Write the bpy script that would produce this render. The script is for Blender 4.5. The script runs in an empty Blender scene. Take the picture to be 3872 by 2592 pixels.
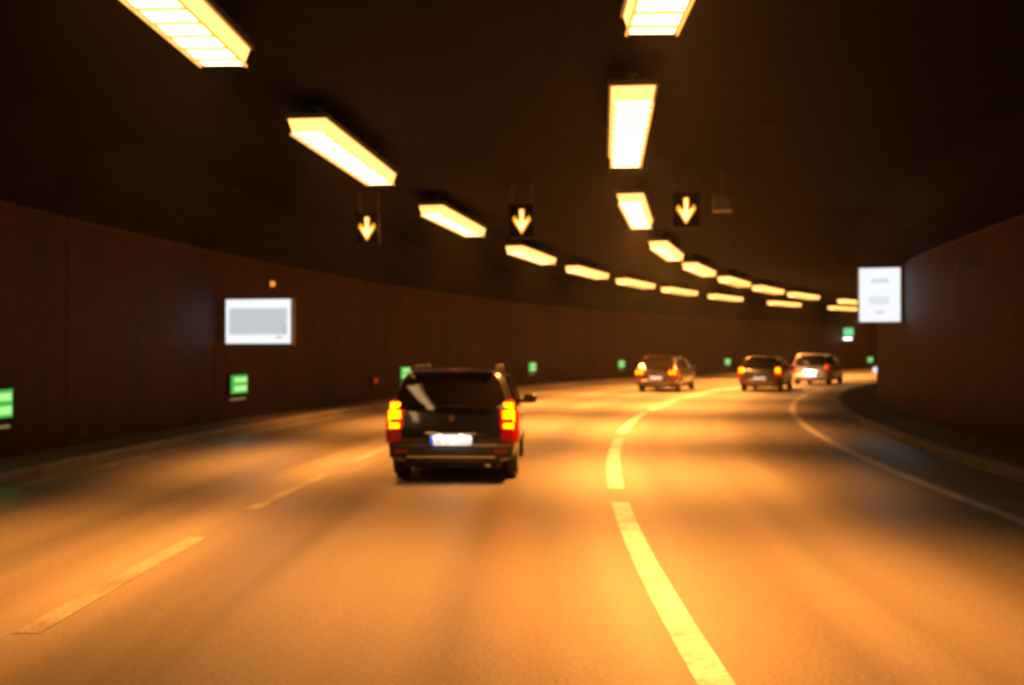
import bpy, bmesh, math, random
from mathutils import Vector, Matrix
random.seed(7)
sc = bpy.context.scene
col = sc.collection

# ------------------------------------------------------------------ camera
CAM_H = 1.65
cam_d = bpy.data.cameras.new('camera')
cam = bpy.data.objects.new('camera', cam_d)
col.objects.link(cam)
cam.location = (0, 0, CAM_H)
cam.rotation_euler = (math.radians(90.46), 0, 0)
cam_d.sensor_width = 36.0
cam_d.lens = 35.0
cam_d.clip_start = 0.05
cam_d.clip_end = 2000
cam_d.dof.use_dof = True              # the hand-held picture is slightly out of focus
cam_d.dof.focus_distance = 2.6
cam_d.dof.aperture_fstop = 2.7
sc.camera = cam

# ------------------------------------------------------------------ world: night sky beyond the portals
w = bpy.data.worlds.new('World')
sc.world = w
w.use_nodes = True
nt = w.node_tree
sky = nt.nodes.new('ShaderNodeTexSky')
sky.sky_type = 'NISHITA'
sky.sun_disc = False
sky.sun_elevation = math.radians(-8)
sky.sun_rotation = math.radians(200)
nt.links.new(sky.outputs[0], nt.nodes['Background'].inputs[0])
nt.nodes['Background'].inputs[1].default_value = 0.05
sc.view_settings.view_transform = 'Standard'
sc.view_settings.look = 'None'
sc.view_settings.exposure = 0.0
sc.view_settings.gamma = 1.0
sc.cycles.use_denoising = True
sc.cycles.max_bounces = 3
sc.cycles.diffuse_bounces = 2
sc.cycles.glossy_bounces = 2
sc.cycles.volume_bounces = 0
sc.cycles.sample_clamp_indirect = 6.0
sc.cycles.use_adaptive_sampling = True
sc.cycles.adaptive_threshold = 0.03

# lamp strengths
SODIUM = (1.0, 0.312, 0.044)
LAMP_SPREAD = 80
LAMP_W = 860.0        # watts of each ceiling luminaire
LAMP_GLOW = 9.0       # brightness of the bottom diffuser
LAMP_END = 3.2        # brightness of its sides and ends

# ------------------------------------------------------------------ alignment of the bend
R, TH0 = 90.0, -0.06
def heading(s): return TH0 + s / R
def P(s, o, z=0.0):
    t = heading(s)
    return Vector((R * (math.cos(TH0) - math.cos(t)) + o * math.cos(t),
                   R * (math.sin(t) - math.sin(TH0)) - o * math.sin(t), z))
S0, S1 = -55.0, 128.0
WALL_L, WALL_R, CEIL = -7.45, 7.5, 5.0
KERB_L, KERB_R = -6.35, 6.25

# ------------------------------------------------------------------ materials
def new_mat(name):
    m = bpy.data.materials.new(name); m.use_nodes = True
    return m, m.node_tree, m.node_tree.nodes['Principled BSDF']
def simple(name, c, rough=0.5, metal=0.0, spec=0.5, coat=0.0, noise=0.0):
    m, t, b = new_mat(name)
    b.inputs['Base Color'].default_value = (*c, 1)
    b.inputs['Roughness'].default_value = rough
    b.inputs['Metallic'].default_value = metal
    b.inputs['Specular IOR Level'].default_value = spec
    b.inputs['Coat Weight'].default_value = coat
    b.inputs['Coat Roughness'].default_value = 0.06
    if noise:
        n = t.nodes.new('ShaderNodeTexNoise'); n.inputs['Scale'].default_value = 9
        n.inputs['Detail'].default_value = 2
        r = t.nodes.new('ShaderNodeMapRange')
        r.inputs[3].default_value = max(0.02, rough - noise); r.inputs[4].default_value = min(1, rough + noise)
        co = t.nodes.new('ShaderNodeTexCoord')
        t.links.new(co.outputs['Object'], n.inputs['Vector'])
        t.links.new(n.outputs[0], r.inputs[0]); t.links.new(r.outputs[0], b.inputs['Roughness'])
    return m
def emit(name, c, s, base=(0.02, 0.02, 0.02), rough=0.3, sampled=False):
    m, t, b = new_mat(name)
    b.inputs['Base Color'].default_value = (*base, 1)
    b.inputs['Roughness'].default_value = rough
    b.inputs['Emission Color'].default_value = (*c, 1)
    b.inputs['Emission Strength'].default_value = s
    if not sampled: m.cycles.emission_sampling = 'NONE'
    return m
def surface(name, stops, scales, bump, rough, bump_scale=120.0, spec=0.4, streak=None, rough_var=0.1):
    """mottled mineral surface: two noises mixed into a colour ramp, fine bump"""
    m, t, b = new_mat(name); N = t.nodes; Lk = t.links
    co = N.new('ShaderNodeTexCoord')
    a = N.new('ShaderNodeTexNoise'); a.inputs['Scale'].default_value = scales[0]; a.inputs['Detail'].default_value = 4
    a.inputs['Roughness'].default_value = 0.62
    c = N.new('ShaderNodeTexNoise'); c.inputs['Scale'].default_value = scales[1]; c.inputs['Detail'].default_value = 2
    if streak:
        mp = N.new('ShaderNodeMapping'); mp.inputs['Scale'].default_value = streak
        Lk.new(co.outputs['Object'], mp.inputs[0]); Lk.new(mp.outputs[0], a.inputs['Vector'])
    else:
        Lk.new(co.outputs['Object'], a.inputs['Vector'])
    Lk.new(co.outputs['Object'], c.inputs['Vector'])
    mx = N.new('ShaderNodeMix'); mx.inputs[0].default_value = 0.4
    Lk.new(a.outputs[0], mx.inputs[2]); Lk.new(c.outputs[0], mx.inputs[3])
    rp = N.new('ShaderNodeValToRGB')
    rp.color_ramp.elements[0].position = 0.34; rp.color_ramp.elements[0].color = (*stops[0], 1)
    rp.color_ramp.elements[1].position = 0.66; rp.color_ramp.elements[1].color = (*stops[1], 1)
    Lk.new(mx.outputs[0], rp.inputs[0]); Lk.new(rp.outputs[0], b.inputs['Base Color'])
    f = N.new('ShaderNodeTexNoise'); f.inputs['Scale'].default_value = bump_scale; f.inputs['Detail'].default_value = 1
    Lk.new(co.outputs['Object'], f.inputs['Vector'])
    bp = N.new('ShaderNodeBump'); bp.inputs['Strength'].default_value = bump; bp.inputs['Distance'].default_value = 0.01
    Lk.new(f.outputs[0], bp.inputs['Height']); Lk.new(bp.outputs[0], b.inputs['Normal'])
    rr = N.new('ShaderNodeMapRange'); rr.inputs[3].default_value = rough - rough_var; rr.inputs[4].default_value = rough + rough_var
    Lk.new(a.outputs[0], rr.inputs[0]); Lk.new(rr.outputs[0], b.inputs['Roughness'])
    b.inputs['Specular IOR Level'].default_value = spec
    return m

def asphalt():
    """worn asphalt: aggregate grain, streaks along the bend, darker wheel tracks in each lane, patches"""
    m, t, b = new_mat('asphalt'); N = t.nodes; Lk = t.links
    co = N.new('ShaderNodeTexCoord')
    cen = P(0, R)
    flat = N.new('ShaderNodeVectorMath'); flat.operation = 'MULTIPLY'; flat.inputs[1].default_value = (1, 1, 0)
    Lk.new(co.outputs['Object'], flat.inputs[0])
    dv = N.new('ShaderNodeVectorMath'); dv.operation = 'SUBTRACT'; dv.inputs[1].default_value = cen
    Lk.new(flat.outputs[0], dv.inputs[0])
    ln = N.new('ShaderNodeVectorMath'); ln.operation = 'LENGTH'; Lk.new(dv.outputs[0], ln.inputs[0])
    sp = N.new('ShaderNodeSeparateXYZ'); Lk.new(dv.outputs[0], sp.inputs[0])
    an = N.new('ShaderNodeMath'); an.operation = 'ARCTAN2'; Lk.new(sp.outputs[1], an.inputs[0]); Lk.new(sp.outputs[0], an.inputs[1])
    ab = N.new('ShaderNodeMath'); ab.operation = 'ABSOLUTE'; Lk.new(an.outputs[0], ab.inputs[0])
    cmb = N.new('ShaderNodeCombineXYZ')                      # (across, along) in metres
    Lk.new(ln.outputs['Value'], cmb.inputs[0])
    al = N.new('ShaderNodeMath'); al.operation = 'MULTIPLY'; al.inputs[1].default_value = R
    Lk.new(ab.outputs[0], al.inputs[0]); Lk.new(al.outputs[0], cmb.inputs[1])
    def noise(scale, stretch, detail):
        mp = N.new('ShaderNodeMapping'); mp.inputs['Scale'].default_value = stretch
        Lk.new(cmb.outputs[0], mp.inputs[0])
        n = N.new('ShaderNodeTexNoise'); n.inputs['Scale'].default_value = scale; n.inputs['Detail'].default_value = detail
        Lk.new(mp.outputs[0], n.inputs['Vector']); return n
    streak = noise(1.6, (1, 0.035, 1), 3)
    patch = noise(0.25, (1, 0.4, 1), 1)
    grain = noise(38, (1, 1, 1), 2)
    wv = N.new('ShaderNodeMath'); wv.operation = 'MULTIPLY_ADD'   # two wheel tracks a lane
    wv.inputs[1].default_value = 2 * math.pi / 1.92
    wv.inputs[2].default_value = -(R + 0.75 - 0.85) * 2 * math.pi / 1.92
    Lk.new(ln.outputs['Value'], wv.inputs[0])
    cs = N.new('ShaderNodeMath'); cs.operation = 'COSINE'; Lk.new(wv.outputs[0], cs.inputs[0])
    def madd(x, k, c):
        q = N.new('ShaderNodeMath'); q.operation = 'MULTIPLY_ADD'; q.inputs[1].default_value = k
        Lk.new(x, q.inputs[0])
        if isinstance(c, float): q.inputs[2].default_value = c
        else: Lk.new(c, q.inputs[2])
        return q.outputs[0]
    v = madd(streak.outputs[0], 0.34, 0.0)
    v = madd(patch.outputs[0], 0.20, v)
    v = madd(grain.outputs[0], 0.50, v)
    v = madd(cs.outputs[0], -0.055, v)
    rp = N.new('ShaderNodeValToRGB')
    rp.color_ramp.elements[0].position = 0.30; rp.color_ramp.elements[0].color = (0.058, 0.057, 0.055, 1)
    rp.color_ramp.elements[1].position = 0.74; rp.color_ramp.elements[1].color = (0.172, 0.167, 0.160, 1)
    Lk.new(v, rp.inputs[0]); Lk.new(rp.outputs[0], b.inputs['Base Color'])
    bp = N.new('ShaderNodeBump'); bp.inputs['Strength'].default_value = 0.45; bp.inputs['Distance'].default_value = 0.008
    Lk.new(grain.outputs[0], bp.inputs['Height']); Lk.new(bp.outputs[0], b.inputs['Normal'])
    Lk.new(madd(streak.outputs[0], 0.25, madd(cs.outputs[0], -0.05, 0.34)), b.inputs['Roughness'])
    b.inputs['Specular IOR Level'].default_value = 0.45
    return m
M = {}
M['asphalt'] = asphalt()
M['wall'] = surface('sooty_wall', ((0.008, 0.0022, 0.0010), (0.060, 0.013, 0.0045)), (1.3, 4.5), 0.3, 0.66, 60, 0.22, streak=(1, 1, 0.16))
M['ceiling'] = surface('sooty_shaded_ceiling', ((0.005, 0.005, 0.005), (0.013, 0.012, 0.012)), (0.5, 3), 0.3, 0.85, 60, 0.08)
M['kerb'] = surface('kerb_concrete', ((0.10, 0.085, 0.07), (0.20, 0.17, 0.14)), (1.2, 9), 0.4, 0.75, 90, 0.3)
M['walk'] = surface('walkway_concrete', ((0.05, 0.035, 0.025), (0.10, 0.07, 0.05)), (0.8, 6), 0.4, 0.8, 90, 0.3)
M['paint'] = surface('line_paint', ((0.17, 0.18, 0.19), (0.44, 0.47, 0.52)), (2.2, 14), 0.3, 0.5, 120, 0.4)
M['paint_worn'] = surface('worn_line_paint', ((0.09, 0.088, 0.085), (0.29, 0.285, 0.27)), (1.3, 22), 0.4, 0.55, 120, 0.4)
M['lamp_bottom'] = emit('lamp_diffuser', (1.0, 0.60, 0.24), LAMP_GLOW)
M['lamp_side'] = emit('lamp_diffuser_side', (1.0, 0.42, 0.10), LAMP_END)
M['glow_bar'] = emit('lamp_glow_bar', (1.0, 0.40, 0.06), 1.5)  # glow put into the colour of the added bars and rails
M['galv'] = simple('galvanised_steel', (0.28, 0.27, 0.26), 0.45, 0.8, noise=0.15)
M['black_metal'] = simple('black_enamel', (0.008, 0.008, 0.008), 0.6, spec=0.2, noise=0.1)
M['grey_box'] = simple('grey_enamel', (0.20, 0.20, 0.20), 0.5, noise=0.1)
M['amber'] = emit('amber_signal', (1.0, 0.34, 0.008), 1.7)
M['amber_core'] = emit('amber_signal_core', (1.0, 0.62, 0.22), 3.2)
M['sign_white'] = emit('lit_sign_white', (0.90, 0.92, 0.94), 1.08)
M['sign_pale'] = emit('lit_sign_pale', (0.72, 0.76, 0.82), 0.95)
M['sign_grey'] = emit('lit_sign_grey', (0.64, 0.69, 0.71), 0.88)
M['sign_red'] = emit('lit_sign_red', (0.75, 0.10, 0.08), 0.6)
M['green'] = emit('escape_green', (0.02, 0.62, 0.06), 0.75)
M['green_pale'] = emit('escape_pale_green', (0.42, 1.0, 0.32), 0.95)
M['strip_dim'] = emit('dim_strip', (0.50, 0.36, 0.16), 0.30)
M['green_far'] = emit('exit_green', (0.16, 0.80, 0.36), 1.0)
M['white_tube'] = emit('white_tube', (0.95, 1.0, 0.92), 4.0)
M['marker_amber'] = emit('marker_amber', (1.0, 0.30, 0.02), 1.3)
M['marker_red'] = emit('marker_red', (0.60, 0.03, 0.01), 0.6)
M['reflector_glow'] = emit('reflector_glow', (0.9, 0.9, 0.95), 1.1)
M['tyre'] = simple('tyre_rubber', (0.012, 0.012, 0.012), 0.85)
M['rim'] = simple('alloy', (0.42, 0.42, 0.43), 0.3, 0.9)
M['glass'] = simple('dark_glass', (0.012, 0.010, 0.009), 0.04, 0.0, 0.6)
M['chrome'] = simple('chrome', (0.75, 0.75, 0.76), 0.12, 1.0)
M['trim'] = simple('black_plastic', (0.02, 0.02, 0.02), 0.55, noise=0.1)
M['plate_white'] = simple('plate_white', (0.82, 0.82, 0.80), 0.35)
M['plate_blue'] = simple('plate_blue', (0.02, 0.09, 0.55), 0.35)
M['ink'] = simple('plate_ink', (0.02, 0.02, 0.02), 0.4)
M['tail_red'] = emit('tail_lens_red', (0.80, 0.012, 0.0), 0.42, base=(0.30, 0.004, 0.003), rough=0.12)
M['tail_dim'] = emit('tail_lens_dim', (0.55, 0.006, 0.0), 0.10, base=(0.22, 0.004, 0.003), rough=0.12)
M['tail_hot'] = emit('tail_lamp_hot', (1.0, 0.140, 0.0), 13.0)
M['tail_warm'] = emit('tail_lamp_warm', (1.0, 0.055, 0.008), 3.2)
M['tail_rim'] = emit('tail_lamp_rim', (1.0, 0.010, 0.0), 1.3)
M['plate_bulb'] = emit('plate_bulb', (1.0, 0.95, 0.85), 4.0)
M['side_amber'] = simple('amber_lens', (0.5, 0.10, 0.005), 0.15)

# ------------------------------------------------------------------ object helpers
def obj(name, bm, mat, parent=None, smooth=False):
    me = bpy.data.meshes.new(name)
    bmesh.ops.recalc_face_normals(bm, faces=bm.faces)
    bm.to_mesh(me); bm.free()
    return mesh_obj(name, me, mat, parent, smooth)
def mesh_obj(name, me, mat, parent=None, smooth=False):
    o = bpy.data.objects.new(name, me); col.objects.link(o)
    for m in (mat if isinstance(mat, (list, tuple)) else [mat]):
        if len(me.materials) < 8: me.materials.append(m)
    if smooth:
        for p in me.polygons: p.use_smooth = True
    if parent: o.parent = parent
    return o
def thing(name, label, cat, loc=(0, 0, 0), rz=0.0, group=None):
    o = bpy.data.objects.new(name, None); col.objects.link(o)
    o.empty_display_size = 0.2
    o.location = loc; o.rotation_euler = (0, 0, rz)
    tag(o, label, cat, group)
    return o
def tag(o, label=None, cat=None, group=None, kind=None):
    if label: o['label'] = label
    if cat: o['category'] = cat
    if group: o['group'] = group
    if kind: o['kind'] = kind
    return o
def copy_tree(o, parent=None):
    c = o.copy(); col.objects.link(c); c.parent = parent
    for ch in list(o.children): copy_tree(ch, c)
    return c
def bx(bm, c, d, bevel=0.0, rot=None):
    r = bmesh.ops.create_cube(bm, size=1.0)
    vs = r['verts']
    bmesh.ops.scale(bm, vec=d, verts=vs)
    if bevel:
        es = list({e for v in vs for e in v.link_edges})
        g = bmesh.ops.bevel(bm, geom=es, offset=bevel, segments=2, profile=0.6, affect='EDGES')
        vs = list({v for f in g['faces'] for v in f.verts} | {v for v in vs if v.is_valid})
    if rot: bmesh.ops.rotate(bm, cent=(0, 0, 0), matrix=rot, verts=vs)
    bmesh.ops.translate(bm, vec=c, verts=vs)
    return bm
def box(c, d, bevel=0.0, rot=None): return bx(bmesh.new(), c, d, bevel, rot)
def cyl(bm, c, r, depth, axis='Z', seg=20, r2=None):
    mt = Matrix.Translation(c)
    if axis == 'X': mt = mt @ Matrix.Rotation(math.pi / 2, 4, 'Y')
    if axis == 'Y': mt = mt @ Matrix.Rotation(math.pi / 2, 4, 'X')
    bmesh.ops.create_cone(bm, cap_ends=True, segments=seg, radius1=r, radius2=r if r2 is None else r2, depth=depth, matrix=mt)
    return bm
def prism(pts, y0, y1, bevel=0.0):
    """outline in x,z extruded along y"""
    bm = bmesh.new()
    vs = [bm.verts.new((x, y0, z)) for x, z in pts]
    f = bm.faces.new(vs)
    g = bmesh.ops.extrude_face_region(bm, geom=[f])
    bmesh.ops.translate(bm, vec=(0, y1 - y0, 0), verts=[v for v in g['geom'] if isinstance(v, bmesh.types.BMVert)])
    return bm
def ribbon(profile, s0, s1, ds, closed=False, wob=None):
    """a cross-section (offset, height) swept along the bend"""
    bm = bmesh.new(); rows = []
    n = max(1, int(math.ceil((s1 - s0) / ds)))
    for i in range(n + 1):
        s = s0 + (s1 - s0) * i / n
        rows.append([bm.verts.new(P(s, o, z)) for o, z in profile])
    m = len(profile)
    for a, b in zip(rows, rows[1:]):
        for j in range(m if closed else m - 1):
            k = (j + 1) % m
            bm.faces.new((a[j], a[k], b[k], b[j]))
    if closed:
        bm.faces.new(rows[0]); bm.faces.new(rows[-1][::-1])
    return bm

# ------------------------------------------------------------------ the setting
ground = obj('ground', ribbon([(-40, -0.35), (40, -0.35)], S0, S1, 6), M['walk'])
tag(ground, kind='structure')
road = obj('road', ribbon([(KERB_L - 0.1, -0.002), (-4.4, 0.0), (-2.67, 0.0), (-0.75, 0.0), (1.17, 0.0), (3.0, 0.0), (KERB_R + 0.1, -0.002)], S0, S1, 1.0), M['asphalt'])
tag(road, kind='structure')
def strip(name, off, wd, a, b, mat):
    o = obj(name, ribbon([(off - wd / 2, 0.004), (off + wd / 2, 0.004)], a, b, 0.5), mat, road)
    return o
s = -12.0
while s < 96:                     # lane line to the right of our lane: long dashes
    strip('lane_dash', 1.17, 0.19, s, s + 6.9, M['paint']); s += 8.0
s = -3.0
while s < 96:                     # lane line to the left: shorter, worn dashes
    strip('lane_dash', -2.67, 0.16, s, s + 2.9, M['paint_worn']); s += 4.4
strip('edge_line', 4.98, 0.17, S0, S1, M['paint'])
strip('edge_line', -6.05, 0.13, S0, S1, M['paint_worn'])

def kerb_run(name, o0, o1, side):
    # kerb stones (one metre each) plus the walkway slab behind them
    w_ = 0.16
    edge = o0
    kz = 0.13
    inner = edge + side * w_
    pv = obj(name, ribbon([(inner, -0.05), (inner, kz - 0.004), (o1 + side * 0.2, kz - 0.004)], S0, S1, 1.0), M['walk'])
    tag(pv, kind='structure')
    a = -8.0
    while a < 96:
        st = ribbon([(edge, -0.03), (edge, kz - 0.025), (edge + side * 0.025, kz), (inner - side * 0.002, kz), (inner - side * 0.002, -0.03)], a + 0.006, a + 1.49, 0.75, True)
        obj('kerb_stone', st, M['kerb'], pv)
        a += 1.5
    return pv
kerb_run('pavement_left', KERB_L, WALL_L, -1)
kerb_run('pavement_right', KERB_R, WALL_R, 1)

# the tunnel itself: two walls and a ceiling, cast in five-metre bays with recessed joints
tunnel = thing('tunnel', 'dark brown sooty concrete road tunnel bending right over the carriageway', 'tunnel')
BAY = 5.0
def bay_wall(off, side, a, b):
    g = 0.012
    prof = [(off, -0.05), (off, 0.9), (off, 3.72), (off - side * 0.012, 3.76), (off - side * 0.012, 4.1), (off - side * 0.10, 4.45), (off - side * 0.38, 4.80), (off - side * 0.80, CEIL), (off + side * 0.45, CEIL + 0.0), (off + side * 0.45, -0.05)]
    bm = ribbon(prof, a + g, b - g, 1.0, True)
    for f in bm.faces:
        if f.calc_center_median().z > 3.75: f.material_index = 1  # upper wall takes the dark ceiling tone to imitate its lack of light
    return bm
a = S0
while a < S1 - 1:
    obj('wall_bay', bay_wall(WALL_L, -1, a, a + BAY), [M['wall'], M['ceiling']], tunnel)
    obj('wall_bay', bay_wall(WALL_R, 1, a, a + BAY), [M['wall'], M['ceiling']], tunnel)
    a += BAY
for (o, side) in ((WALL_L, -1), (WALL_R, 1)):       # solid behind the joints
    obj('wall_backing', ribbon([(o + side * 0.05, -0.1), (o + side * 0.05, CEIL - 0.02), (o + side * 0.40, CEIL - 0.02), (o + side * 0.40, -0.1)], S0, S1, 2.0, True), M['ceiling'], tunnel)
a = S0
while a < S1 - 1:
    obj('ceiling_slab', ribbon([(WALL_L - 0.5, CEIL + 0.003), (-2.5, CEIL + 0.003), (2.5, CEIL + 0.003), (WALL_R + 0.5, CEIL + 0.003), (WALL_R + 0.5, CEIL + 0.35), (WALL_L - 0.5, CEIL + 0.35)], a + 0.012, a + 2 * BAY - 0.012, 1.25, True), M['ceiling'], tunnel)
    a += 2 * BAY
obj('ceiling_backing', ribbon([(WALL_L - 0.5, CEIL + 0.40), (WALL_R + 0.5, CEIL + 0.40)], S0, S1, 2.0), M['ceiling'], tunnel)

# ------------------------------------------------------------------ ceiling luminaires
LW, LL, LD = 0.50, 4.2, 0.17
DROP = 0.22
def make_luminaire():
    t = thing('ceiling_lamp', 'x', 'lamp', group='ceiling lamps in two rows')
    z0 = -DROP
    obj('housing', box((0, 0, z0 - 0.04), (LW + 0.07, LL + 0.08, 0.08), 0.012), M['galv'], t)
    for yy in (-LL * 0.36, LL * 0.36):
        br = box((0, yy, -DROP / 2 + 0.002), (0.05, 0.05, DROP), 0.004)
        bx(br, (0, yy, -0.008), (0.16, 0.12, 0.012))
        obj('hanger', br, M['galv'], t)
    # trough-shaped diffuser, bright bottom and dimmer sides
    bm = bmesh.new()
    h0, h1 = LW / 2, LW / 2 - 0.05
    zt, zb = z0 - 0.08, z0 - 0.08 - LD
    y0, y1 = LL / 2, LL / 2 - 0.04
    T = [bm.verts.new(p) for p in ((-h0, -y0, zt), (h0, -y0, zt), (h0, y0, zt), (-h0, y0, zt))]
    B = [bm.verts.new(p) for p in ((-h1, -y1, zb), (h1, -y1, zb), (h1, y1, zb), (-h1, y1, zb))]
    for i in range(4):
        f = bm.faces.new((T[i], T[(i + 1) % 4], B[(i + 1) % 4], B[i])); f.material_index = 1
    f = bm.faces.new(B); f.material_index = 0
    f = bm.faces.new(T); f.material_index = 1
    obj('diffuser', bm, [M['lamp_bottom'], M['lamp_side']], t)
    lv = None
    for k_ in range(11):                       # added glowing cross bars, imitating flicker stripes in the lamp light
        if lv is None:
            lv = obj('glow_bar', box((0, 0, zb - 0.012), (LW - 0.05, 0.030, 0.022)), M['glow_bar'], t); lo_ = lv
        else:
            lo_ = lv.copy(); col.objects.link(lo_)
        lo_.location = (0, (k_ - 5) * (LL - 0.2) / 11, 0)
    for sx in (-1, 1):
        obj('side_rail', box((sx * (LW / 2 - 0.02), 0, zb - 0.012), (0.018, LL - 0.1, 0.026)), M['glow_bar'], t)
    ld = bpy.data.lights.new('lamp_light', 'AREA')
    ld.shape = 'RECTANGLE'; ld.size = LW - 0.12; ld.size_y = LL - 0.2
    ld.energy = LAMP_W; ld.color = SODIUM; ld.spread = math.radians(LAMP_SPREAD)
    lo = bpy.data.objects.new('lamp_light', ld); col.objects.link(lo)
    lo.location = (0, 0, zb - 0.03); lo.parent = t
    return t, ld
SL = [-15.5, -7.5, 7.9, 14.9, 22.6, 30.7, 37.7, 44.3, 50.6, 57.4, 66.2, 75.2, 84.0, 93.0]
SR = [-16, -8, 7.0, 13.7, 21.8, 30.6, 37.9, 45.0, 51.5, 58.0, 66.8, 75.5, 84.3, 93.2]
ORD = ['first', 'second', 'third', 'fourth', 'fifth', 'sixth', 'seventh', 'eighth', 'ninth', 'tenth', 'eleventh', 'twelfth']
lum, lamp_light = make_luminaire(); first = True
# left row and near lamps set weaker, imitating darkening towards the view edges
LIGHTS = {}
for row_, k_ in (('left', 0.62), ('right', 1.0)):
    for zone, q_ in (('near', 0.78), ('mid', 1.0), ('deep', 1.85)):
        d_ = lamp_light.copy(); d_.energy = LAMP_W * k_ * q_; d_.spread = math.radians(98 if zone == 'deep' else LAMP_SPREAD); LIGHTS[row_, zone] = d_
for row, off, ss in (('left', -2.84, SL), ('right', 1.38, SR)):
    k = 0
    for s in ss:
        o = lum if first else copy_tree(lum)
        first = False
        o.location = P(s, off, CEIL); o.rotation_euler = (0, 0, -heading(s))
        if s < 5:
            lab = '%s amber ceiling lamp of the %s row behind the viewer' % ('nearer' if s > -10 else 'farther', row)
        elif k == 0:
            lab = 'nearest amber ceiling lamp of the %s row, cut by the top edge' % row; k += 1
        else:
            lab = '%s amber ceiling lamp from the viewer in the %s row' % (ORD[k], row); k += 1
        o['label'] = lab
        for ch in o.children:
            if ch.type == 'LIGHT': ch.data = LIGHTS[row, 'near' if s < 10 else 'mid' if s < 19 else 'deep']

# ------------------------------------------------------------------ lane signals over the three lanes
def lane_signal(s, off, zc, label):
    t = thing('lane_signal', label, 'lane signal', P(s, off, CEIL), -heading(s), 'lane signals hanging over the lanes')
    zc = zc - CEIL
    obj('housing', box((0, 0.06, zc), (0.50, 0.16, 0.64), 0.02), M['black_metal'], t)
    hood = box((0, -0.08, zc + 0.322), (0.50, 0.13, 0.012))
    for sx in (-1, 1): bx(hood, (sx * 0.244, -0.08, zc + 0.10), (0.012, 0.13, 0.43))
    obj('hood', hood, M['black_metal'], t)
    for sx in (-1, 1):
        top = zc + 0.31
        obj('hanger', box((sx * 0.2, 0.06, top / 2), (0.04, 0.04, -top), 0.004), M['galv'], t)
    st, hd = 0.050, 0.165
    arrow = [(-st, 0.25), (st, 0.25), (st, -0.01), (hd - 0.02, 0.12), (hd + 0.02, 0.04), (0, -0.25), (-hd - 0.02, 0.04), (-hd + 0.02, 0.12), (-st, -0.01)]
    ar = obj('arrow', prism([(x, z + zc) for x, z in arrow], -0.040, -0.022), M['amber'], t)
    core = [(-0.022, 0.23), (0.022, 0.23), (0.022, -0.06), (0.11, 0.045), (0.125, 0.02), (0, -0.20), (-0.125, 0.02), (-0.11, 0.045), (-0.022, -0.06)]
    obj('arrow_core', prism([(x, z + zc) for x, z in core], -0.046, -0.0405), M['amber_core'], ar)
    return t
lane_signal(20.4, -4.2, 4.22, 'lit amber down arrow signal over the left lane')
lane_signal(19.8, -0.8, 4.22, 'lit amber down arrow signal over the middle lane')
lane_signal(19.2, 2.42, 4.28, 'lit amber down arrow signal over the right lane')

# small unlit box hanging beside the right-hand signal
t = thing('equipment_box', 'small dim grey box hanging right of the right lane signal', 'box', P(19.0, 3.08, CEIL), -heading(19))
obj('housing', box((0, 0, -0.62), (0.36, 0.26, 0.30), 0.02), M['grey_box'], t)
obj('hanger', box((0, 0, -0.236), (0.05, 0.05, 0.472), 0.004), M['galv'], t)
obj('door', box((0, -0.137, -0.62), (0.28, 0.012, 0.22), 0.004), M['grey_box'], t)

# ------------------------------------------------------------------ lit signs on the walls
def box_sign(name, label, cat, s, off, zc, wd, ht, side, marks):
    t = thing(name, label, cat, P(s, off, zc), -heading(s))
    obj('housing', box((0, 0, 0), (wd + 0.06, 0.20, ht + 0.06), 0.02), M['galv'], t)
    for yy, nm in ((-0.108, 'face'), (0.108, 'face')):
        f = obj(nm, box((0, yy, 0), (wd, 0.014, ht), 0.004), M['sign_white'], t)
        if yy < 0:
            for (x, z, w2, h2, m) in marks:
                obj('printed_mark', box((x, yy - 0.0095, z), (w2, 0.004, h2)), M[m], f)
    gap = (WALL_L if side < 0 else WALL_R) - off
    x0 = side * (wd / 2 + 0.03)
    ln = abs(gap) - wd / 2 - 0.03
    if ln > 0.01:
        for zz in (-ht * 0.3, ht * 0.3):
            obj('wall_arm', box((x0 + side * ln / 2, 0, zz), (ln, 0.05, 0.05), 0.004), M['galv'], t)
    return t
box_sign('lit_sign', 'wide white lit box sign with small red marks on the left wall', 'sign', 20.3, -6.55, 2.27, 1.46, 0.94, -1,
         [(0.0, 0.0, 1.30, 0.56, 'sign_grey'), (0.60, -0.18, 0.025, 0.20, 'sign_red'), (0.48, -0.34, 0.12, 0.025, 'sign_red')])
box_sign('lit_sign', 'tall white lit box sign at the bend of the right wall', 'sign', 26.0, 6.94, 3.0, 0.94, 1.30, 1,
         [(-0.02 + 0.07 * i, -0.14, 0.03, 0.20, 'sign_grey') for i in range(-3, 4)] + [(0.0, 0.34, 0.40, 0.10, 'sign_pale'), (0.0, -0.42, 0.22, 0.08, 'sign_pale')])

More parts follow.
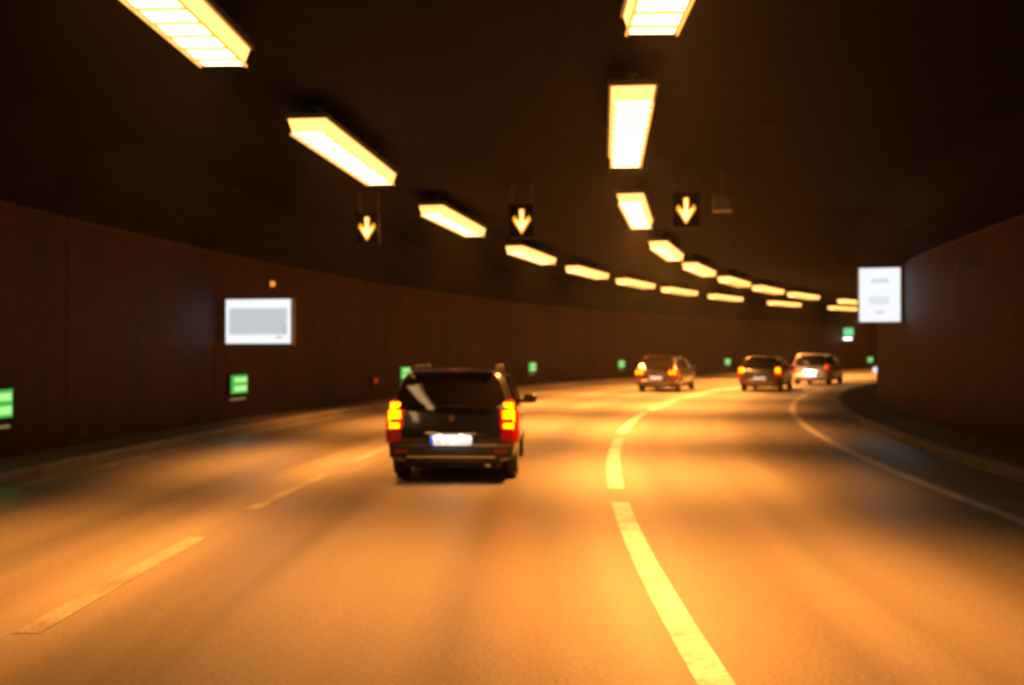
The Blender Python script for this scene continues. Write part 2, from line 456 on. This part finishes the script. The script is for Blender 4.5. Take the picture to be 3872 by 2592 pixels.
# green escape-route signs low on the left wall
def escape_sign(s, label, z=0.90):
    t = thing('escape_sign', label, 'escape sign', P(s, WALL_L, z), -heading(s), 'green escape signs low along the left wall')
    # local x points into the road, y along the wall
    obj('housing', box((0.035, 0, 0), (0.07, 0.86, 0.46), 0.012), M['black_metal'], t)
    fc = obj('face', box((0.075, 0, 0), (0.012, 0.80, 0.40), 0.003), M['green'], t)
    for zz, hh in ((0.095, 0.11), (-0.095, 0.12)):
        obj('pale_band', box((0.083, 0.06, zz), (0.004, 0.62, hh)), M['green_pale'], fc)
    obj('strip_light', box((0.03, 0.03, -0.33), (0.05, 0.72, 0.05), 0.006), M['strip_dim'], t)
    return t
for s, lab in ((13.2, 'dim green escape sign at the left edge of the picture'),
               (21.0, 'large green escape sign low under the white sign on the left wall'),
               (31.3, 'green escape sign low on the left wall just left of the black car roof'),
               (43.2, 'green escape sign on the wall right of the black car, over open road'),
               (53.5, 'green escape sign low on the wall just left of the middle lane hatchback'),
               (67.2, 'green escape sign low on the wall just left of the dark grey car'),
               (86.5, 'small far green escape sign beside the car with the bright plate')):
    escape_sign(s, lab)

# exit sign with a white tube far along the left wall
t = thing('exit_sign', 'far green exit sign with bright white tube beneath it', 'exit sign', P(83.0, WALL_L, 3.0), -heading(83))
obj('housing', box((0.5, 0, 0.10), (0.92, 0.16, 0.72), 0.02), M['black_metal'], t)
obj('face', box((0.5, -0.088, 0.10), (0.84, 0.014, 0.64), 0.004), M['green_far'], t)
obj('wall_arm', box((0.03, 0, 0.1), (0.05, 0.05, 0.5)), M['galv'], t)
obj('tube_lamp', box((0.42, -0.06, -0.42), (0.70, 0.10, 0.16), 0.02), M['white_tube'], t)

def marker(name, label, s, off, side, z, m, r=0.06):
    t = thing(name, label, 'marker lamp', P(s, off, z), -heading(s))
    obj('base', box((side * 0.03, 0, 0), (0.06, r * 3, r * 3), 0.008), M['black_metal'], t)
    bm = bmesh.new(); bmesh.ops.create_uvsphere(bm, u_segments=14, v_segments=8, radius=r)
    bmesh.ops.scale(bm, vec=(1.2, 1, 1), verts=bm.verts)
    bmesh.ops.translate(bm, vec=(side * 0.075, 0, 0), verts=bm.verts)
    obj('lens', bm, M[m], t, True)
    return t
marker('marker_lamp', 'small amber marker lamp above the white sign on the left wall', 22.6, WALL_L, 1, 3.25, 'marker_amber', 0.07)
marker('marker_lamp', 'small dim red marker lamp low on the left wall near the black car', 29.0, WALL_L, 1, 0.72, 'marker_red', 0.08)
marker('marker_lamp', 'small white reflector with added glow, low on the right wall at the bend', 33.5, WALL_R, -1, 1.05, 'reflector_glow', 0.10)  # a reflector, given its own glow in place of returned light

# ------------------------------------------------------------------ cars
def car(label, s, off, paint, W=1.66, H=1.40, L=3.95, belt=0.88, style='tall', rails=False, plate_w=0.0, plate_z=0.56, lights='tall', name='car', yaw=0.0):
    t = thing(name, label, 'car', P(s, off, 0), -heading(s) + yaw, 'cars driving ahead')
    h = W / 2
    zb = 0.22
    rake = {'tall': 0.20, 'hatch': 0.42, 'sedan': 0.75}[style]
    # rear surface position (y) at a height
    def ry(z):
        if z < 0.30: return 0.05 + (0.30 - z) * 0.4
        if z < 0.58: return 0.05 - 0.05 * math.sin((z - 0.30) / 0.28 * math.pi / 2)
        if z < belt: return 0.0 + 0.09 * (z - 0.58) / (belt - 0.58)
        return 0.09 + rake * (z - belt) / (H - 0.04 - belt)
    # half cross-section: heights and widths at the tail
    zs = [zb, 0.34, 0.58, belt - 0.05, belt + 0.03, H - 0.13, H - 0.035, H]
    def ring(y, wsc, top, hood=None):
        ws = [h * 0.86, h * 0.97, h * 1.0, h * 0.97, h * 0.945, h * 0.80, h * 0.70, 0.0]
        if hood is not None:
            zz = zs[:4] + [hood - 0.03, hood - 0.012, hood, hood + 0.012]
            zz[3] = min(zz[3], hood - 0.08); zz[2] = min(zz[2], zz[3] - 0.08)
            wv = ws[:4] + [h * 0.90, h * 0.84, h * 0.72, 0.0]
        else:
            zz = zs[:5] + [top - 0.13, top - 0.035, top]; wv = ws
        return [(x * wsc, y, z) for x, z in zip(wv, zz)]
    hz = belt + 0.02
    st = []
    st.append([(x, ry(z), z) for x, _, z in ring(0, 0.955, H)])
    st.append([(x, ry(z) + 0.10, z) for x, _, z in ring(0, 0.992, H)])
    st.append([(x, max(0.50, ry(z) + 0.2), z) for x, _, z in ring(0, 1.0, H)])
    st.append(ring(1.15, 1.0, H + 0.015))
    st.append(ring(1.9, 1.0, H + 0.010))
    st.append(ring(L * 0.60, 1.0, H - 0.05))
    # windscreen rake
    st.append([(x, L * 0.60 + 0.12 + 0.62 * (1 - max(0, (z - hz)) / (H - hz)) if z > hz - 0.01 else L * 0.70, z - (0.06 if z > H - 0.2 else 0)) for x, _, z in ring(0, 0.99, H)])
    st.append(ring(L * 0.80, 0.985, 0, hz))
    st.append(ring(L * 0.92, 0.95, 0, hz - 0.07))
    st.append(ring(L * 0.985, 0.86, 0, hz - 0.16))
    bm = bmesh.new(); rings = []
    for r_ in st:
        right = [bm.verts.new(p) for p in r_]
        left = [bm.verts.new((-p[0], p[1], p[2])) for p in r_[:-1]]
        rings.append(right + left[::-1])     # bottom right .. roof .. bottom left
    for a_, b_ in zip(rings, rings[1:]):
        n = len(a_)
        for j in range(n):
            k = (j + 1) % n
            bm.faces.new((a_[j], a_[k], b_[k], b_[j]))
    for rg in (rings[0], rings[-1]):           # tail and nose
        n = len(rg)
        for j in range(0, 6):
            bm.faces.new((rg[j], rg[j + 1], rg[n - 2 - j], rg[n - 1 - j]))
        bm.faces.new((rg[6], rg[7], rg[8]))
    cre = bm.edges.layers.float.new('crease_edge')
    bm.verts.ensure_lookup_table()
    r0 = rings[0]
    for e in bm.edges:
        if e.verts[0] in r0 and e.verts[1] in r0: e[cre] = 0.35
    bmesh.ops.recalc_face_normals(bm, faces=bm.faces)
    me = bpy.data.meshes.new('tmp'); bm.to_mesh(me); bm.free()
    tmp = bpy.data.objects.new('tmp', me); col.objects.link(tmp)
    ss = tmp.modifiers.new('s', 'SUBSURF'); ss.levels = 2; ss.render_levels = 2
    wr = 0.305
    axles = (0.72, L - 0.78)
    cut = bmesh.new()
    for ay in axles:
        for sx in (-1, 1): cyl(cut, (sx * h, ay, wr), wr + 0.055, 0.50, 'X', 28)
    cm = bpy.data.meshes.new('cut'); cut.to_mesh(cm); cut.free()
    co = bpy.data.objects.new('cut', cm); col.objects.link(co)
    bo = tmp.modifiers.new('b', 'BOOLEAN'); bo.object = co; bo.operation = 'DIFFERENCE'; bo.solver = 'EXACT'
    dg = bpy.context.evaluated_depsgraph_get(); dg.update()
    bme = bpy.data.meshes.new_from_object(tmp.evaluated_get(dg))
    bpy.data.objects.remove(tmp); bpy.data.objects.remove(co)
    bme.materials.clear()
    mesh_obj('body', bme, paint, t, True)

    # --- glazing: panes following the tail, the sides and the screen
    def pane(name, pts, thick, nrm, parent=t, mat=None):
        b2 = bmesh.new()
        vs = [b2.verts.new(p) for p in pts]
        f = b2.faces.new(vs)
        g = bmesh.ops.extrude_face_region(b2, geom=[f])
        bmesh.ops.translate(b2, vec=Vector(nrm) * thick, verts=[v for v in g['geom'] if isinstance(v, bmesh.types.BMVert)])
        return obj(name, b2, mat or M['glass'], parent)
    zl, zu = belt + 0.03, H - 0.12
    def hw(z):
        return h * (0.925 - 0.165 * (z - belt - 0.03) / (H - 0.16 - belt))
    gb = bmesh.new(); NU, NV = 14, 8; grid = []
    for a_ in range(NV + 1):
        v_ = a_ / NV; z = zl + (zu - zl) * v_
        k = 0.93 - 0.07 * (abs(2 * v_ - 1) ** 6)
        grid.append([])
        for c_ in range(NU + 1):
            u_ = 2 * c_ / NU - 1
            grid[-1].append(gb.verts.new((u_ * hw(z) * k, ry(z) - 0.020 - 0.050 * (1 - u_ * u_) - 0.012 * math.sin(v_ * math.pi), z)))
    for a_ in range(NV):
        for c_ in range(NU): gb.faces.new((grid[a_][c_], grid[a_][c_ + 1], grid[a_ + 1][c_ + 1], grid[a_ + 1][c_]))
    bd = [e for e in gb.edges if e.is_boundary]
    g = bmesh.ops.extrude_edge_only(gb, edges=bd)
    bmesh.ops.translate(gb, vec=(0, 0.05, 0), verts=[v for v in g['geom'] if isinstance(v, bmesh.types.BMVert)])
    for e in bd: e.smooth = False
    rw = obj('rear_window', gb, M['glass'], t, True)
    obj('wiper', box((0.02, ry(zl + 0.05) - 0.088, zl + 0.045), (0.40, 0.015, 0.015)), M['trim'], rw)
    sp = box((0, ry(H - 0.06) - 0.03, H - 0.045), (W * 0.62, 0.16, 0.035), 0.012)
    spo = obj('spoiler', sp, paint, t, True)
    obj('brake_light', box((0, ry(H - 0.06) - 0.113, H - 0.047), (0.26, 0.008, 0.018)), M['tail_dim'], spo)
    for sx in (-1, 1):
        for (ya, yb, yc, yd) in ((0.42 + rake * 0.4, 1.20, 1.20, 0.55 + rake * 0.5), (1.26, 2.10, 2.06, 1.26)):
            q = []
            for y, z in ((ya, zl + 0.02), (yb, zl + 0.02), (yc, zu), (yd, zu)):
                q.append((sx * (hw(z) + 0.035), y, z))
            if sx < 0: q = q[::-1]
            pane('side_window', q, 0.008, (sx, 0, 0))
    # --- wheels
    for ay in axles:
        for sx in (-1, 1):
            wb = bmesh.new()
            cyl(wb, (0, 0, 0), wr, 0.19, 'X', 32)
            es = [e for e in wb.edges if abs(e.calc_length() - 0.19) > 0.01]
            bmesh.ops.bevel(wb, geom=es, offset=0.03, segments=3, affect='EDGES')
            wh = obj('wheel', wb, M['tyre'], t, True); wh.location = (sx * (h - 0.125), ay, wr)
            rb = cyl(bmesh.new(), (sx * 0.094, 0, 0), 0.19, 0.012, 'X', 24)
            for kk in range(5):
                an = kk * 2 * math.pi / 5
                bx(rb, (sx * 0.104, 0.09 * math.cos(an), 0.09 * math.sin(an)), (0.012, 0.16, 0.045), rot=None)
            obj('rim', rb, M['rim'], wh)
    # --- bumper, sill strip, exhaust, tow flap
    bp = bmesh.new()
    bx(bp, (0, 0.045, 0.40), (W * 0.93, 0.14, 0.19), 0.045)
    bo_ = obj('bumper', bp, M['trim'] if rails else paint, t, True)
    obj('bumper_strip', box((0, -0.031, 0.335), (W * 0.66, 0.012, 0.022), 0.003), M['chrome'], bo_)
    for sx in (-1, 1):
        obj('reflector', box((sx * W * 0.37, -0.032, 0.40), (0.16, 0.012, 0.035), 0.003), M['tail_dim'], bo_)
    ex = cyl(bmesh.new(), (W * 0.27, 0.10, 0.235), 0.032, 0.22, 'Y', 16)
    obj('exhaust_pipe', ex, M['chrome'], t, True)
    obj('underbody', box((0, L * 0.5, 0.225), (W * 0.72, L * 0.92, 0.10), 0.02), M['trim'], t)
    # --- mirrors, handles, rails
    for sx in (-1, 1):
        mr = box((sx * (h + 0.09), L * 0.63, belt + 0.06), (0.20, 0.10, 0.14), 0.035)
        bx(mr, (sx * (h - 0.02), L * 0.635, belt + 0.02), (0.10, 0.05, 0.04))
        m_ = obj('mirror', mr, paint, t, True)
        obj('mirror_glass', box((sx * (h + 0.09), L * 0.63 - 0.0525, belt + 0.06), (0.15, 0.004, 0.10)), M['glass'], m_)
        obj('door_handle', box((sx * (h * 0.985), 1.30, belt - 0.10), (0.03, 0.17, 0.03), 0.01), paint, t)
        if rails:
            rl = box((sx * h * 0.64, 1.35, H + 0.010), (0.03, 1.60, 0.028), 0.010)
            for yy in (0.60, 1.35, 2.1): bx(rl, (sx * h * 0.64, yy, H - 0.03), (0.028, 0.09, 0.07))
            obj('roof_rail', rl, M['galv'], t)
    ab = cyl(bmesh.new(), (0.0, 0.75, H + 0.10), 0.005, 0.22, 'Z', 8, 0.003)
    obj('aerial', ab, M['trim'], t)
    # --- tail lamps
    def lamp_unit(sx, z0, z1, wi, mat):
        b2 = bmesh.new(); rows = []
        lv = [z0, z0 + 0.03, (z0 + z1) / 2, z1 - 0.03, z1]
        for i, z in enumerate(lv):
            k = 0.8 if i in (0, 4) else 1.0
            y = ry(z)
            xo = (h * 0.965 if z < belt else hw(z)) + 0.004
            rows.append([b2.verts.new(p) for p in ((sx * (xo - wi * k), y + 0.02, z), (sx * (xo - wi * k), y - 0.020, z), (sx * (xo - 0.045), y - 0.020, z), (sx * (xo + 0.005), y + 0.02, z),
                                                   (sx * (xo + 0.030), y + 0.10, z), (sx * (xo + 0.030), y + 0.13 + 0.09 * k, z), (sx * (xo - 0.04), y + 0.13 + 0.08 * k, z))])
        for a_, b_ in zip(rows, rows[1:]):
            n = len(a_)
            for j in range(n): b2.faces.new((a_[j], a_[(j + 1) % n], b_[(j + 1) % n], b_[j]))
        b2.faces.new(rows[0]); b2.faces.new(rows[-1])
        return obj('tail_light', b2, mat, t, False)
    def cell(par, x, z, ww, hh, mat, out=0.024, nm='lamp_cell'):
        obj(nm, box((x, ry(z) - out, z), (ww, 0.008, hh), min(ww, hh) * 0.22 if min(ww, hh) * 0.22 < 0.0039 else 0.0038), mat, par)
    for sx in (-1, 1):
        xo = h * 0.965
        if lights == 'tall':
            lo_ = lamp_unit(sx, belt - 0.375, belt - 0.225, 0.185, M['tail_dim'])
            up = lamp_unit(sx, belt - 0.22, belt + 0.15, 0.20, M['tail_red'])
            cell(up, sx * (xo - 0.090), belt + 0.075, 0.120, 0.090, M['tail_hot'])
            cell(up, sx * (xo - 0.088), belt - 0.052, 0.150, 0.150, M['tail_hot'])
            cell(up, sx * (xo - 0.088), belt - 0.168, 0.125, 0.070, M['tail_hot'])
        elif lights == 'double':
            up = lamp_unit(sx, belt - 0.26, belt + 0.01, 0.33, M['tail_red'])
            for q in (0.08, 0.235):
                b2 = cyl(bmesh.new(), (sx * (xo - q), ry(belt - 0.12) - 0.028, belt - 0.12), 0.078, 0.012, 'Y', 20)
                obj('lamp_rim', b2, M['tail_rim'], up)
                b2 = cyl(bmesh.new(), (sx * (xo - q), ry(belt - 0.12) - 0.036, belt - 0.12), 0.060, 0.012, 'Y', 20)
                obj('lamp_cell', b2, M['tail_hot'], up)
        elif lights == 'plain':
            up = lamp_unit(sx, belt - 0.30, belt + 0.08, 0.20, M['tail_red'])
            cell(up, sx * (xo - 0.10), belt - 0.10, 0.15, 0.30, M['tail_hot'])
        else:
            up = lamp_unit(sx, belt - 0.24, belt + 0.05, 0.13, M['tail_red'])
            cell(up, sx * (xo - 0.075), belt - 0.09, 0.085, 0.25, M['tail_warm'])
    # --- number plate with its lamp
    pz = plate_z; py = ry(pz) - 0.030
    pl = obj('number_plate', box((0, py, pz), (0.52, 0.010, 0.112), 0.003), M['plate_white'], t)
    fr = box((0, py + 0.012, pz), (0.545, 0.012, 0.138), 0.004)
    bx(fr, (0, py + 0.03, pz), (0.50, 0.03, 0.09)); obj('plate_frame', fr, M['trim'], pl)
    obj('blue_band', box((-0.236, py - 0.0065, pz), (0.044, 0.004, 0.106)), M['plate_blue'], pl)
    ink = bmesh.new(); x = -0.19; rnd = random.Random(s)
    for kk in range(8):
        if kk in (2, 4): x += 0.025
        wch = 0.034
        for q in range(3):
            if rnd.random() < 0.75: bx(ink, (x + wch * (0.1 + 0.4 * q), py - 0.0062, pz + rnd.uniform(-0.006, 0.006)), (0.0065, 0.003, rnd.uniform(0.05, 0.074)))
        x += wch + 0.010
    tag(obj('plate_marking', ink, M['ink'], pl), kind='stuff')
    hz_ = pz + 0.10
    hb = box((0, py - 0.030, hz_), (0.62, 0.075, 0.030), 0.008)
    pn = obj('plate_lamp_bar', hb, M['chrome'] if rails else paint, t, True)
    for sx in (-1, 1):
        obj('plate_bulb', box((sx * 0.14, py - 0.045, hz_ - 0.0175), (0.06, 0.02, 0.005)), M['plate_bulb'], pn)
    if plate_w > 0:
        ld = bpy.data.lights.new('plate_light', 'AREA'); ld.shape = 'RECTANGLE'; ld.size = 0.46; ld.size_y = 0.02
        ld.energy = plate_w; ld.color = (1.0, 0.93, 0.82)
        lo2 = bpy.data.objects.new('plate_light', ld); col.objects.link(lo2); lo2.parent = t
        lo2.location = (0, py - 0.060, hz_ - 0.022)
        lo2.rotation_euler = (math.radians(42), 0, 0)
    em = cyl(bmesh.new(), (0, ry(belt - 0.07) - 0.012, belt - 0.075), 0.042, 0.014, 'Y', 20)
    obj('emblem', em, M['chrome'], t)
    return t
black = simple('paint_black', (0.006, 0.006, 0.007), 0.28, 0.0, 0.5, 1.0)
dark = simple('paint_dark_brown', (0.035, 0.022, 0.016), 0.3, 0.3, 0.5, 0.8)
grey = simple('paint_dark_grey', (0.04, 0.038, 0.036), 0.3, 0.4, 0.5, 0.8)
silver = simple('paint_silver', (0.42, 0.42, 0.43), 0.32, 0.5, 0.5, 0.8)
car('black tall hatchback with roof rails, nearest of the cars ahead', 12.3, -0.86, black, 1.66, 1.43, 3.95, 0.88, 'tall', True, 1.4, 0.53, 'tall', yaw=0.035)
car('dark hatchback with paired round tail lamps in the middle lane', 39.8, -0.72, dark, 1.72, 1.44, 4.1, 0.90, 'hatch', False, 0.5, 0.55, 'double')
car('dark grey car with plain bright tail lamps, left of the silver car', 42.0, 2.95, grey, 1.70, 1.42, 4.1, 0.90, 'hatch', False, 0.25, 0.52, 'plain')
car('silver car with a dazzling white number plate at the right edge of the road', 51.0, 3.45, silver, 1.74, 1.50, 4.2, 0.92, 'tall', False, 14.0, 0.62, 'slim')

# thin haze added to the air for a glow around the lamps
hb = box((40, 30, 2.15), (400, 400, 7.1))
hz = obj('haze', hb, None)
hz.data.materials.clear()
hm = bpy.data.materials.new('haze'); hm.use_nodes = True
hm.node_tree.nodes.clear()
ho = hm.node_tree.nodes.new('ShaderNodeOutputMaterial'); hv = hm.node_tree.nodes.new('ShaderNodeVolumePrincipled')
hv.inputs['Color'].default_value = (0.9, 0.88, 0.85, 1); hv.inputs['Density'].default_value = 0.0007
hv.inputs['Anisotropy'].default_value = 0.7
hm.node_tree.links.new(hv.outputs[0], ho.inputs['Volume'])
hz.data.materials.append(hm); tag(hz, kind='stuff')
